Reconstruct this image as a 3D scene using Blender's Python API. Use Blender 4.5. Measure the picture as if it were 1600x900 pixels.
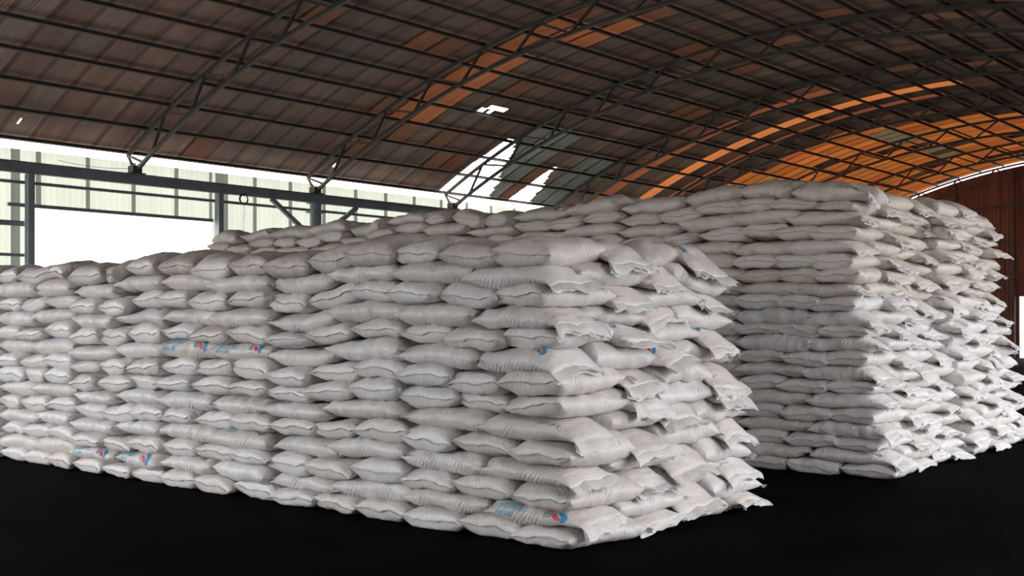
import bpy, math, random
import numpy as np

# ---------------------------------------------------------------- camera, world, exposure
for o in list(bpy.data.objects):
    bpy.data.objects.remove(o)
SC = bpy.context.scene
COL = SC.collection
CAM_H = 1.7
cam_d = bpy.data.cameras.new('camera')
cam_d.sensor_width = 36.0
cam_d.lens = 1775.0 / 1600.0 * 36.0
cam_d.shift_y = 54.0 / 1600.0
cam_d.clip_end = 400
cam = bpy.data.objects.new('camera', cam_d)
COL.objects.link(cam)
cam.location = (0, 0, CAM_H)
cam.rotation_euler = (math.radians(90), 0, math.radians(40.2 - 90))
SC.camera = cam
SC.view_settings.view_transform = 'Standard'
SC.view_settings.look = 'None'
SC.view_settings.gamma = 1.0
SC.view_settings.use_curve_mapping = False
SC.view_settings.exposure = 0.0
SKY = 5.1
w = bpy.data.worlds.new('sky')
w.use_nodes = True
bg = w.node_tree.nodes['Background']
bg.inputs[0].default_value = (0.965, 0.97, 1.0, 1)
bg.inputs[1].default_value = SKY
SC.world = w


def portal(name, loc, rot, sx, sy):
    l = bpy.data.lights.new(name, 'AREA')
    l.shape = 'RECTANGLE'
    l.size = sx
    l.size_y = sy
    l.cycles.is_portal = True
    o = bpy.data.objects.new(name, l)
    o.location = loc
    o.rotation_euler = rot
    COL.objects.link(o)


H90 = math.pi / 2
SIDE_X0, SIDE_X1, SIDE_Z = 11.8, 24.0, 4.5
ADDED_X0, ADDED_X1 = 4.7, 8.9      # open side; this second, unseen opening is added to light the near stack
END_Y0, END_Y1, END_Z = 7.5, 23.0, 4.4           # open end of the hall
portal('side_opening_portal', ((SIDE_X0 + SIDE_X1) / 2, -0.95, SIDE_Z / 2), (H90, 0, 0), SIDE_X1 - SIDE_X0, SIDE_Z)
portal('added_side_portal', ((ADDED_X0 + ADDED_X1) / 2, -0.95, SIDE_Z / 2), (H90, 0, 0), ADDED_X1 - ADDED_X0, SIDE_Z)
portal('end_opening_portal', (-2.05, (END_Y0 + END_Y1) / 2, END_Z / 2), (H90, 0, -H90), END_Y1 - END_Y0, END_Z)
portal('added_opening_portal', (4.75, 26.5, 2.6), (H90, 0, math.pi), 5.5, 5.2)  # unseen opening, added to light the far sacks of the tall stack
portal('truck_door_portal', (15.85, 26.5, 2.2), (H90, 0, math.pi), 5.2, 4.4)

# ---------------------------------------------------------------- materials


def lin(c):
    return tuple(((x / 255.0) / 12.92 if x <= 10 else (((x / 255.0) + 0.055) / 1.055) ** 2.4) for x in c) + (1.0,)


def new_mat(name):
    m = bpy.data.materials.new(name)
    m.use_nodes = True
    nt = m.node_tree
    return m, nt, nt.nodes['Principled BSDF'], nt.nodes['Material Output']


def node(nt, kind, **kw):
    n = nt.nodes.new(kind)
    for k, v in kw.items():
        if k in ('operation', 'blend_type', 'data_type', 'attribute_name', 'noise_dimensions', 'wave_type', 'bands_direction', 'attribute_type', 'use_clamp'):
            setattr(n, k, v)
    return n


def math_n(nt, op, a, b=None, clamp=False):
    n = nt.nodes.new('ShaderNodeMath')
    n.operation = op
    n.use_clamp = clamp
    for i, x in enumerate((a, b)):
        if x is None:
            continue
        if isinstance(x, (int, float)):
            n.inputs[i].default_value = x
        else:
            nt.links.new(x, n.inputs[i])
    return n.outputs[0]


def mix_rgb(nt, fac, a, b, blend='MIX'):
    n = nt.nodes.new('ShaderNodeMix')
    n.data_type = 'RGBA'
    n.blend_type = blend
    for sock, x in ((n.inputs[0], fac), (n.inputs[6], a), (n.inputs[7], b)):
        if isinstance(x, (int, float, tuple)):
            sock.default_value = x
        else:
            nt.links.new(x, sock)
    return n.outputs[2]


def mapping(nt, src, scale, rot=(0, 0, 0)):
    n = nt.nodes.new('ShaderNodeMapping')
    n.inputs['Scale'].default_value = scale
    n.inputs['Rotation'].default_value = rot
    nt.links.new(src, n.inputs['Vector'])
    return n.outputs[0]


def noise(nt, vec, scale, detail=3, rough=0.5):
    n = nt.nodes.new('ShaderNodeTexNoise')
    n.inputs['Scale'].default_value = scale
    n.inputs['Detail'].default_value = detail
    n.inputs['Roughness'].default_value = rough
    if vec is not None:
        nt.links.new(vec, n.inputs['Vector'])
    return n.outputs['Fac']


def ramp(nt, fac, lo, hi):
    n = nt.nodes.new('ShaderNodeMapRange')
    n.inputs['From Min'].default_value = lo
    n.inputs['From Max'].default_value = hi
    nt.links.new(fac, n.inputs['Value'])
    return n.outputs[0]


def sack_material(name, translucent=0.0):
    m, nt, p, out = new_mat(name)
    tint = node(nt, 'ShaderNodeAttribute', attribute_name='tint').outputs['Fac']
    dust = node(nt, 'ShaderNodeAttribute', attribute_name='dust').outputs['Fac']
    uv = nt.nodes.new('ShaderNodeUVMap').outputs[0]
    tc = nt.nodes.new('ShaderNodeTexCoord')
    base = mix_rgb(nt, tint, (0.84, 0.83, 0.83, 1) if translucent else (0.75, 0.735, 0.735, 1), (0.63, 0.565, 0.495, 1))
    patch = ramp(nt, noise(nt, uv, 3.2, 3, 0.6), 0.50, 0.72)
    base = mix_rgb(nt, math_n(nt, 'MULTIPLY', patch, 0.38), base, (0.60, 0.505, 0.42, 1))
    dn = ramp(nt, noise(nt, mapping(nt, tc.outputs['Object'], (1, 1, 1)), 4.5, 4, 0.6), 0.30, 0.56)
    base = mix_rgb(nt, math_n(nt, 'MULTIPLY', math_n(nt, 'MULTIPLY', dn, dust), 0.75), base, (0.31, 0.25, 0.225, 1))
    nt.links.new(base, p.inputs['Base Color'])
    p.inputs['Roughness'].default_value = 0.36
    p.inputs['Specular IOR Level'].default_value = 0.5
    # puckers and creases of woven plastic: across the sides, and along the length near the stitched ends
    sep = nt.nodes.new('ShaderNodeSeparateXYZ')
    nt.links.new(uv, sep.inputs[0])
    au = math_n(nt, 'ABSOLUTE', sep.outputs[0])
    endw = ramp(nt, au, 0.20, 0.42)
    n_end = noise(nt, mapping(nt, uv, (14, 75, 1)), 1.0, 2, 0.55)
    n_side = noise(nt, mapping(nt, uv, (52, 13, 1), (0, 0, 0.45)), 1.0, 3, 0.6)
    n_big = noise(nt, mapping(nt, uv, (20, 7, 1), (0, 0, -0.6)), 1.0, 3, 0.6)
    mx = nt.nodes.new('ShaderNodeMix')
    nt.links.new(endw, mx.inputs[0])
    nt.links.new(n_side, mx.inputs[2])
    nt.links.new(n_end, mx.inputs[3])
    # bundles of slanting creases where the cloth has been pulled
    rot = mapping(nt, uv, (1, 1, 1), (0, 0, math.radians(34)))
    sx = nt.nodes.new('ShaderNodeSeparateXYZ')
    nt.links.new(rot, sx.inputs[0])
    oi = nt.nodes.new('ShaderNodeObjectInfo')
    wob = noise(nt, mapping(nt, uv, (4.5, 3, 1)), 1.0, 2, 0.4)
    ph = math_n(nt, 'ADD', math_n(nt, 'MULTIPLY', sx.outputs[0], 175.0), math_n(nt, 'MULTIPLY', wob, 9.0))
    cr = math_n(nt, 'POWER', math_n(nt, 'ABSOLUTE', math_n(nt, 'SINE', math_n(nt, 'MULTIPLY', ph, 0.5))), 0.45)
    off = nt.nodes.new('ShaderNodeVectorMath')
    off.operation = 'ADD'
    cmb = nt.nodes.new('ShaderNodeCombineXYZ')
    nt.links.new(math_n(nt, 'MULTIPLY', node(nt, 'ShaderNodeAttribute', attribute_name='seed').outputs['Fac'], 40.0), cmb.inputs[0])
    nt.links.new(uv, off.inputs[0])
    nt.links.new(cmb.outputs[0], off.inputs[1])
    mask = ramp(nt, noise(nt, mapping(nt, off.outputs[0], (4.5, 2.2, 1)), 1.0, 1, 0.5), 0.46, 0.62)
    mask = math_n(nt, 'MULTIPLY', mask, math_n(nt, 'SUBTRACT', 1.0, endw))
    crs = math_n(nt, 'MULTIPLY', math_n(nt, 'SUBTRACT', cr, 1.0), mask)
    h = math_n(nt, 'ADD', math_n(nt, 'MULTIPLY', mx.outputs[0], 0.6), n_big)
    h = math_n(nt, 'ADD', h, math_n(nt, 'MULTIPLY', crs, 0.55))
    b = nt.nodes.new('ShaderNodeBump')
    b.inputs['Strength'].default_value = 0.75
    b.inputs['Distance'].default_value = 0.02
    nt.links.new(h, b.inputs['Height'])
    nt.links.new(b.outputs[0], p.inputs['Normal'])
    if translucent:
        t = nt.nodes.new('ShaderNodeBsdfTranslucent')
        t.inputs[0].default_value = (0.85, 0.85, 0.86, 1)
        ms = nt.nodes.new('ShaderNodeMixShader')
        ms.inputs[0].default_value = translucent
        nt.links.new(p.outputs[0], ms.inputs[1])
        nt.links.new(t.outputs[0], ms.inputs[2])
        nt.links.new(ms.outputs[0], out.inputs[0])
    return m


def plain(name, c, rough=0.6, metal=0.0, vary=0.0, vscale=6.0, c2=None):
    m, nt, p, out = new_mat(name)
    if vary:
        tc = nt.nodes.new('ShaderNodeTexCoord')
        f = ramp(nt, noise(nt, tc.outputs['Object'], vscale, 4, 0.6), 0.35, 0.7)
        nt.links.new(mix_rgb(nt, math_n(nt, 'MULTIPLY', f, vary), c, c2 or tuple(x * 0.5 for x in c[:3]) + (1,)), p.inputs['Base Color'])
    else:
        p.inputs['Base Color'].default_value = c
    p.inputs['Roughness'].default_value = rough
    p.inputs['Metallic'].default_value = metal
    return m


M_SACK = sack_material('woven_sack')
M_FLAP = sack_material('woven_flap', 0.15)
M_THREAD = plain('grey_thread', (0.36, 0.35, 0.34, 1), 0.8)
M_BLUE = plain('blue_ink', (0.04, 0.28, 0.52, 1), 0.5)
M_CYAN = plain('light_blue_ink', (0.16, 0.50, 0.66, 1), 0.5)
M_RED = plain('red_ink', (0.68, 0.06, 0.09, 1), 0.5)
M_GREY = plain('grey_ink', (0.20, 0.20, 0.22, 1), 0.5)
M_STEEL = plain('painted_steel', (0.085, 0.080, 0.072, 1), 0.55, 0.0, 0.7, 1.3, (0.10, 0.062, 0.045, 1))
M_RUST = plain('rusty_steel', (0.20, 0.125, 0.085, 1), 0.7, 0.0, 0.7, 3.0, (0.09, 0.065, 0.05, 1))
M_BLUESTEEL = plain('blue_grey_steel', (0.30, 0.35, 0.39, 1), 0.5, 0.0, 0.6, 2.0, (0.19, 0.195, 0.20, 1))
M_BLACK = plain('black_plastic', (0.012, 0.012, 0.014, 1), 0.5)


def floor_material():
    m, nt, p, out = new_mat('black_floor')
    tc = nt.nodes.new('ShaderNodeTexCoord')
    n1 = noise(nt, tc.outputs['Object'], 0.9, 5, 0.6)
    c = mix_rgb(nt, ramp(nt, n1, 0.35, 0.7), (0.0012, 0.0011, 0.0012, 1), (0.0036, 0.0034, 0.0034, 1))
    nt.links.new(c, p.inputs['Base Color'])
    p.inputs['Roughness'].default_value = 0.85
    p.inputs['Specular IOR Level'].default_value = 0.012
    b = nt.nodes.new('ShaderNodeBump')
    b.inputs['Strength'].default_value = 0.4
    b.inputs['Distance'].default_value = 0.02
    nt.links.new(noise(nt, tc.outputs['Object'], 14, 5, 0.7), b.inputs['Height'])
    nt.links.new(b.outputs[0], p.inputs['Normal'])
    return m


M_FLOOR = floor_material()
M_GROUND = plain('outside_concrete', (0.42, 0.41, 0.39, 1), 0.9, 0, 0.5, 0.3)


def roof_material():
    """corrugated sheets; sheet colour and how far a sheet lets light through are attributes of each sheet"""
    m, nt, p, out = new_mat('corrugated_roof_sheet')
    colr = node(nt, 'ShaderNodeAttribute', attribute_name='sheet').outputs['Color']
    clear = node(nt, 'ShaderNodeAttribute', attribute_name='clear').outputs['Fac']
    uv = nt.nodes.new('ShaderNodeUVMap').outputs[0]
    st = ramp(nt, noise(nt, mapping(nt, uv, (3.0, 0.35, 1)), 1.0, 5, 0.65), 0.3, 0.75)
    col = mix_rgb(nt, math_n(nt, 'MULTIPLY', st, 0.55), colr, (0.055, 0.045, 0.042, 1))
    spots = ramp(nt, noise(nt, mapping(nt, uv, (1.2, 0.9, 1)), 1.0, 3, 0.6), 0.55, 0.75)
    col = mix_rgb(nt, math_n(nt, 'MULTIPLY', spots, 0.35), col, (0.24, 0.10, 0.055, 1))
    nt.links.new(col, p.inputs['Base Color'])
    p.inputs['Roughness'].default_value = 0.7
    p.inputs['Specular IOR Level'].default_value = 0.3
    t = nt.nodes.new('ShaderNodeBsdfTranslucent')
    nt.links.new(mix_rgb(nt, math_n(nt, 'MULTIPLY', st, 0.3), colr, (0.10, 0.04, 0.02, 1)), t.inputs[0])
    ms = nt.nodes.new('ShaderNodeMixShader')
    nt.links.new(clear, ms.inputs[0])
    nt.links.new(p.outputs[0], ms.inputs[1])
    nt.links.new(t.outputs[0], ms.inputs[2])
    nt.links.new(ms.outputs[0], out.inputs[0])
    return m


M_ROOF = roof_material()


def sheet_wall(name, c, c2, clear):
    m, nt, p, out = new_mat(name)
    tc = nt.nodes.new('ShaderNodeTexCoord')
    st = ramp(nt, noise(nt, mapping(nt, tc.outputs['Object'], (2.5, 2.5, 0.25)), 1.0, 5, 0.65), 0.3, 0.75)
    col = mix_rgb(nt, st, c, c2)
    nt.links.new(col, p.inputs['Base Color'])
    p.inputs['Roughness'].default_value = 0.6
    if clear:
        t = nt.nodes.new('ShaderNodeBsdfTranslucent')
        nt.links.new(col, t.inputs[0])
        ms = nt.nodes.new('ShaderNodeMixShader')
        ms.inputs[0].default_value = clear
        nt.links.new(p.outputs[0], ms.inputs[1])
        nt.links.new(t.outputs[0], ms.inputs[2])
        nt.links.new(ms.outputs[0], out.inputs[0])
    return m


M_WALL = sheet_wall('translucent_green_white_sheet', (0.77, 0.79, 0.66, 1), (0.66, 0.685, 0.56, 1), 0.33)
M_WALLDARK = sheet_wall('post_shade_sheet', (0.26, 0.27, 0.23, 1), (0.20, 0.21, 0.18, 1), 0.25)  # shade of posts outside, painted in as darker wall strips
M_GABLE = sheet_wall('rusty_red_sheet', (0.17, 0.045, 0.022, 1), (0.035, 0.014, 0.010, 1), 0.07)
M_SIDE = sheet_wall('brown_sheet', (0.14, 0.10, 0.08, 1), (0.09, 0.065, 0.05, 1), 0.0)

# ---------------------------------------------------------------- mesh helpers


class MB:
    """collects shapes into one mesh"""

    def __init__(self):
        self.v, self.f, self.mi = [], [], []

    def add(self, verts, faces, mi=0):
        n = len(self.v)
        self.v.extend(tuple(map(float, p)) for p in verts)
        self.f.extend(tuple(i + n for i in q) for q in faces)
        self.mi.extend([mi] * len(faces))
        return self

    def box(self, a, b, mi=0):
        x0, y0, z0 = a
        x1, y1, z1 = b
        return self.add([(x0, y0, z0), (x1, y0, z0), (x1, y1, z0), (x0, y1, z0), (x0, y0, z1), (x1, y0, z1), (x1, y1, z1), (x0, y1, z1)],
                        [(0, 3, 2, 1), (4, 5, 6, 7), (0, 1, 5, 4), (1, 2, 6, 5), (2, 3, 7, 6), (3, 0, 4, 7)], mi)

    def sweep(self, path, prof, up=(0, 0, 1), closed=False, mi=0):
        """sweep a closed 2-D profile [(side, up)] along a 3-D path"""
        P = np.array(path, float)
        n, k = len(P), len(prof)
        vs = []
        for i in range(n):
            if closed:
                t = P[(i + 1) % n] - P[i - 1]
            else:
                t = P[min(i + 1, n - 1)] - P[max(i - 1, 0)]
            t = t / np.linalg.norm(t)
            s = np.cross(t, up)
            if np.linalg.norm(s) < 1e-4:
                s = np.cross(t, (1, 0, 0))
            s /= np.linalg.norm(s)
            u = np.cross(s, t)
            for a, b in prof:
                vs.append(P[i] + s * a + u * b)
        fs = []
        for i in range(n if closed else n - 1):
            j = (i + 1) % n
            for q in range(k):
                r = (q + 1) % k
                fs.append((i * k + q, i * k + r, j * k + r, j * k + q))
        if not closed:
            fs.append(tuple(range(k - 1, -1, -1)))
            fs.append(tuple((n - 1) * k + q for q in range(k)))
        return self.add(vs, fs, mi)

    def tube(self, path, r, seg=8, **kw):
        return self.sweep(path, [(r * math.cos(2 * math.pi * i / seg), r * math.sin(2 * math.pi * i / seg)) for i in range(seg)], **kw)

    def build(self, name, mats, parent=None, loc=(0, 0, 0), smooth=False):
        me = bpy.data.meshes.new(name)
        me.from_pydata([(x - loc[0], y - loc[1], z - loc[2]) for x, y, z in self.v], [], self.f)
        for m in (mats if isinstance(mats, (list, tuple)) else [mats]):
            me.materials.append(m)
        if any(self.mi):
            me.polygons.foreach_set('material_index', self.mi)
        if smooth:
            me.polygons.foreach_set('use_smooth', [True] * len(me.polygons))
        me.update()
        o = bpy.data.objects.new(name, me)
        COL.objects.link(o)
        if parent is None:
            o.location = loc
        else:
            o.parent = parent
            o.location = tuple(loc[i] - parent.location[i] for i in range(3)) if loc != (0, 0, 0) else tuple(-c for c in parent.location)
        return o


def tag(o, label, cat, group=None):
    o['label'] = label
    o['category'] = cat
    if group:
        o['group'] = group
    return o


def structure(o):
    o['kind'] = 'structure'
    return o


def empty(name, loc):
    o = bpy.data.objects.new(name, None)
    o.location = loc
    o.empty_display_size = 0.2
    COL.objects.link(o)
    return o


def np_mesh(name, V, F, mats, uv=None, attrs=None, cattrs=None, mi=None, smooth=True):
    """mesh straight from numpy: V (n,3), F (m,4) quads"""
    me = bpy.data.meshes.new(name)
    n, m = len(V), len(F)
    me.vertices.add(n)
    me.vertices.foreach_set('co', np.ascontiguousarray(V, np.float32).ravel())
    me.loops.add(m * 4)
    me.loops.foreach_set('vertex_index', np.ascontiguousarray(F, np.int32).ravel())
    me.polygons.add(m)
    me.polygons.foreach_set('loop_start', np.arange(0, m * 4, 4, dtype=np.int32))
    me.polygons.foreach_set('use_smooth', np.full(m, smooth, bool))
    for mt in mats:
        me.materials.append(mt)
    if mi is not None:
        me.polygons.foreach_set('material_index', np.ascontiguousarray(mi, np.int32))
    if uv is not None:
        l = me.uv_layers.new(name='UVMap')
        l.data.foreach_set('uv', np.ascontiguousarray(uv[F.ravel()], np.float32).ravel())
    for k, a in (attrs or {}).items():
        at = me.attributes.new(k, 'FLOAT', 'POINT')
        at.data.foreach_set('value', np.ascontiguousarray(np.broadcast_to(a, (n,)), np.float32))
    for k, a in (cattrs or {}).items():
        at = me.attributes.new(k, 'FLOAT_COLOR', 'CORNER')
        at.data.foreach_set('color', np.ascontiguousarray(a, np.float32).ravel())
    me.update(calc_edges=True)
    me.validate()
    return me


# ---------------------------------------------------------------- the hall
CY, CZ = 13.0, -17.95               # centre of the roof's circle
R_BOT, R_TOP, R_PUR, R_ROOF = 26.9, 27.47, 27.565, 27.655
X_END = 57.5
TRUSS_X = [15.96, 21.88, 27.80, 33.72, 39.64, 45.56, 51.48, 57.2]
WALL_Y = 26.42


def arc(R, deg, x):
    a = math.radians(deg)
    return (x, CY + R * math.sin(a), CZ + R * math.cos(a))


# floor and the ground outside
fl = MB()
nx, ny = 60, 28
fl.box((-2.2, -1.0, -0.12), (X_END, 26.6, 0.0))
structure(fl.build('floor', M_FLOOR))
structure(MB().box((-120, -120, -0.5), (200, 160, -0.14)).build('ground', M_GROUND))


def roof():
    rnd = random.Random(5)
    pitch = 0.082
    per = 4
    dx = pitch / per
    x0 = -2.2
    n_x = int((X_END + 0.3 - x0) / dx)
    degs = np.array([29.45] + [29.3 - 2.255 * k for k in range(27)] + [-29.45])
    rows = []
    for a, b in zip(degs[:-1], degs[1:]):
        rows += [a + (b - a) * q / 5 for q in range(5)]
    rows.append(degs[-1])
    rows = np.radians(np.array(rows))
    xs = x0 + dx * np.arange(n_x + 1)
    ripple = 0.011 * np.sin(2 * np.pi * (xs - x0) / pitch)
    A, X = np.meshgrid(rows, xs, indexing='ij')
    R = R_ROOF + ripple[None, :] + 0 * A
    V = np.stack([X, CY + R * np.sin(A), CZ + R * np.cos(A)], -1).reshape(-1, 3)
    UV = np.stack([X, A * R_ROOF], -1).reshape(-1, 2)
    nr, nc = A.shape
    I = np.arange(nr * nc).reshape(nr, nc)
    F = np.stack([I[:-1, :-1], I[:-1, 1:], I[1:, 1:], I[1:, :-1]], -1).reshape(-1, 4)
    fa = np.degrees(0.5 * (rows[:-1] + rows[1:]))
    fx = 0.5 * (xs[:-1] + xs[1:])
    FA, FX = np.meshgrid(fa, fx, indexing='ij')
    FY = CY + R_ROOF * np.sin(np.radians(FA))
    # sheets: 0.82 m of cover, laps 0.11 m where two sheets lie over one another
    sw = 0.82
    ci = np.floor((FX - x0) / sw).astype(int)
    lap = ((FX - x0) / sw - ci) < 0.14
    bay = np.clip(np.floor((29.3 - FA) / 2.255), -1, 27).astype(int) + 1
    base = np.zeros(FA.shape + (3,))
    clear = np.zeros(FA.shape)
    pal = [(0.60, 0.375, 0.30), (0.49, 0.325, 0.27), (0.63, 0.40, 0.31), (0.57, 0.335, 0.26), (0.45, 0.32, 0.275), (0.56, 0.40, 0.325)]
    ncol = ci.max() + 1
    table = np.zeros((ncol, 30, 3))
    ctab = np.zeros((ncol, 30))
    for c in range(ncol):
        cc = pal[rnd.randrange(6)]
        kc = rnd.uniform(0.78, 1.15)
        xc = x0 + (c + 0.5) * sw
        for b in range(30):
            k = kc * rnd.uniform(0.92, 1.08)
            p = pal[rnd.randrange(6)]
            col = tuple((0.75 * cc[i] + 0.25 * p[i]) * k for i in range(3))
            cl = 0.0
            if rnd.random() < 0.05 + 0.10 * (xc > 22):
                col = (0.34 * k, 0.15 * k, 0.085 * k)
                cl = 0.035
            yb = CY + R_ROOF * math.sin(math.radians(29.3 - 2.255 * (b - 0.5)))
            orange = (0.80 * rnd.uniform(.9, 1.1), 0.225 * rnd.uniform(.85, 1.15), 0.045)
            if 37.7 < xc < 38.6 and yb > 13.3:
                col, cl = (0.85, 0.28, 0.075), 0.14
            elif xc > 42.0 and yb > 12.8 + max(0, (46.0 - xc)) * 1.6 and rnd.random() < 0.95:
                col, cl = orange, 0.07 + 0.05 * rnd.random()
                if 17.3 < yb < 18.9 and (43.8 < xc < 46.6 or 49.3 < xc < 52.2):
                    col, cl = (0.36, 0.30, 0.17), 0.07
            elif 35.2 < xc < 36.05 and yb > 16.5 or 39.3 < xc < 40.2 and yb > 14.0:
                col, cl = (0.62 * k, 0.19 * k, 0.075 * k), 0.055
            elif (22.3 < xc < 23.9 and 17.5 < yb < 23.6 or 24.0 < xc < 24.9 and 16 < yb < 18.5) and rnd.random() < 0.75:
                col, cl = (0.60 * k, 0.20 * k, 0.08 * k), 0.05
            elif 28.2 < xc < 30.7 and yb > 22.6 or 32.2 < xc < 33.6 and yb > 24.0:
                col, cl = (0.36 * k, 0.38 * k, 0.32 * k), 0.03
            table[c, b] = col
            ctab[c, b] = cl
    sheetc = table[ci, bay]
    clr = ctab[ci, bay]
    sheetc = sheetc * np.where(lap, 0.55, 1.0)[..., None]
    clr = np.where(lap, clr * 0.15, clr)
    # torn and missing sheets near the eave (open to the sky) and one rust hole
    rag = np.array([0.10 * math.sin(k * 1.7) + 0.07 * math.sin(k * 4.1 + 1) for k in range(len(fx))])[None, :]
    hole = np.zeros(FA.shape, bool)
    rag2 = np.array([0.07 * math.sin(k * 0.9) + 0.05 * math.sin(k * 2.3 + 1) for k in range(len(fa))])[:, None]
    for (xl, xt, xr, ytip) in ((27.62, 28.25, 30.15, 23.65), (31.28, 31.35, 32.45, 24.35)):
        # the near edge runs straight along a sheet, the far edge slants to a point
        f = np.clip((FY - ytip) / (26.45 - ytip), 0, 1)
        hole |= (FY > ytip) & (FX > xl + 0.12 * (1 - f)) & (FX < xt + (xr - xt) * f + rag2)
    for (hx, hy, rx, ry) in ((25.6, 22.33, 0.30, 0.16), (25.95, 22.20, 0.2, 0.10), (25.25, 22.42, 0.2, 0.08)):
        hole |= ((FX - hx) / rx) ** 2 + ((FY - hy) / ry) ** 2 < 1
    for (hx, hy) in ((16.1, 25.15), (12.9, 26.0), (22.6, 26.1), (16.25, 25.15)):
        hole |= (np.abs(FX - hx) < 0.022) & (np.abs(FY - hy) < 0.06)
    keep = ~hole.reshape(-1)
    F = F[keep]
    sc = np.concatenate([sheetc.reshape(-1, 3)[keep], np.ones((keep.sum(), 1))], 1)
    sc = np.repeat(sc, 4, axis=0)
    cl = clr.reshape(-1)[keep]
    me = np_mesh('ceiling', V, F, [M_ROOF], uv=UV, cattrs={'sheet': sc})
    at = me.attributes.new('clear', 'FLOAT', 'FACE')
    at.data.foreach_set('value', np.ascontiguousarray(cl, np.float32))
    o = bpy.data.objects.new('ceiling', me)
    COL.objects.link(o)
    structure(o)


roof()


def corrugated(name, ax, fixed, u0, u1, z0f, z1f, mats, holes=(), dark=(), pitch=0.16, amp=0.018):
    """upright corrugated sheet wall along an axis; z0f/z1f give bottom and top at each place, holes are (u0,u1,z0,z1)"""
    cuts = {u0, u1}
    for h in holes:
        cuts |= {h[0], h[1]}
    for d in dark:
        cuts |= {d[0], d[1]}
    us = sorted(set(np.round(np.arange(u0, u1, pitch / 4), 4)) | cuts)
    us = [u for u in us if u0 <= u <= u1]
    mb = MB()
    for a, b in zip(us[:-1], us[1:]):
        if b - a < 1e-5:
            continue
        mid = (a + b) / 2
        segs = [(z0f(mid), None)]
        inter = [(h[2], h[3]) for h in holes if h[0] <= mid <= h[1]]
        zs = [z0f(mid)]
        spans = []
        cur = z0f(mid)
        for lo, hi in sorted(inter):
            if lo > cur:
                spans.append((cur, lo, False))
            cur = max(cur, hi)
        spans.append((cur, None, True))
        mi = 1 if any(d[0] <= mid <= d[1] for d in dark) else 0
        for lo, hi, top in spans:
            za, zb = (z1f(a), z1f(b)) if top else (hi, hi)
            if za <= lo:
                continue
            oa, ob = (amp * math.sin(2 * math.pi * q / pitch) for q in (a, b))
            if ax == 'x':
                q = [(a, fixed + oa, lo), (b, fixed + ob, lo), (b, fixed + ob, zb), (a, fixed + oa, za)]
            else:
                q = [(fixed + oa, a, lo), (fixed + ob, b, lo), (fixed + ob, b, zb), (fixed + oa, a, za)]
            mb.add(q, [(0, 1, 2, 3)], mi)
    return structure(mb.build(name, mats))


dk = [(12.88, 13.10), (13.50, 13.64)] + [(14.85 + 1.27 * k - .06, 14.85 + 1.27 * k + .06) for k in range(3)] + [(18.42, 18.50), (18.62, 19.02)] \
    + [(19.95 + 1.27 * k - .06, 19.95 + 1.27 * k + .06) for k in range(29)] + [(2.0 + 1.27 * k - .06, 2.0 + 1.27 * k + .06) for k in range(8)]  # where the outside posts' shade is painted on the wall
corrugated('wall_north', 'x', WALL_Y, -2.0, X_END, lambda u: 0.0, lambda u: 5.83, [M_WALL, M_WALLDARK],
           holes=[(13.25, 18.5, 0.0, 4.45), (2.0, 7.5, 0.0, 5.2)], dark=dk)  # second hole: unseen opening added for light on the sacks


def gable_top(y):
    s = (y - CY) / R_ROOF
    return CZ + R_ROOF * math.sqrt(max(0.0, 1 - s * s))


corrugated('wall_east', 'y', X_END, -0.6, 26.4, lambda u: 0.0, lambda u: gable_top(u) - 0.24, [M_GABLE, M_WALL],
           holes=[(13.6, 16.62, 0.0, 2.95)], pitch=0.2)
corrugated('wall_west', 'y', -2.0, -0.6, 26.4, lambda u: 0.0, lambda u: gable_top(u) - 0.02, [M_SIDE],
           holes=[(END_Y0, END_Y1, 0.0, END_Z)], pitch=0.2)
corrugated('wall_south', 'x', -0.9, -2.0, X_END, lambda u: 0.0, lambda u: 5.9, [M_SIDE],
           holes=[(SIDE_X0, SIDE_X1, 0.0, SIDE_Z), (ADDED_X0, ADDED_X1, 0.0, SIDE_Z)], pitch=0.2)

# steel of the long wall: head beam, posts, girts, braces
def member(name, a, b, mat=M_BLUESTEEL, struct=True):
    o = MB().box(a, b).build(name, mat)
    return structure(o) if struct else o


def i_beam_x(name, x0, x1, yc, zc, h, wd, mat):
    t = 0.02
    prof = [(-wd / 2, -h / 2), (wd / 2, -h / 2), (wd / 2, -h / 2 + t), (t / 2, -h / 2 + t), (t / 2, h / 2 - t), (wd / 2, h / 2 - t), (wd / 2, h / 2), (-wd / 2, h / 2),
            (-wd / 2, h / 2 - t), (-t / 2, h / 2 - t), (-t / 2, -h / 2 + t), (-wd / 2, -h / 2 + t)]
    return MB().sweep([(x0, yc, zc), (x1, yc, zc)], prof).build(name, mat)


tag(i_beam_x('head_beam', -1.9, X_END - 0.1, 26.08, 5.36, 0.27, 0.16, M_BLUESTEEL),
    'long blue-grey steel beam running along the translucent wall above the truck doorway', 'beam')
tag(i_beam_x('wall_girt', -1.9, X_END - 0.1, 26.30, 5.03, 0.07, 0.09, M_BLUESTEEL),
    'thin steel rail on the translucent wall just under the long beam', 'rail')
tag(i_beam_x('door_lintel', 12.75, 18.45, 26.30, 4.49, 0.08, 0.1, M_BLUESTEEL),
    'thin steel rail along the top edge of the bright truck doorway', 'rail')
tag(i_beam_x('wall_girt', 9.6, 13.15, 26.30, 4.05, 0.12, 0.1, M_BLUESTEEL),
    'thicker of two short steel rails meeting the door post, upper one', 'rail')
tag(i_beam_x('wall_girt', 9.6, 13.15, 26.30, 3.30, 0.07, 0.1, M_BLUESTEEL),
    'thinner of two short steel rails meeting the door post, lower one', 'rail')
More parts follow.
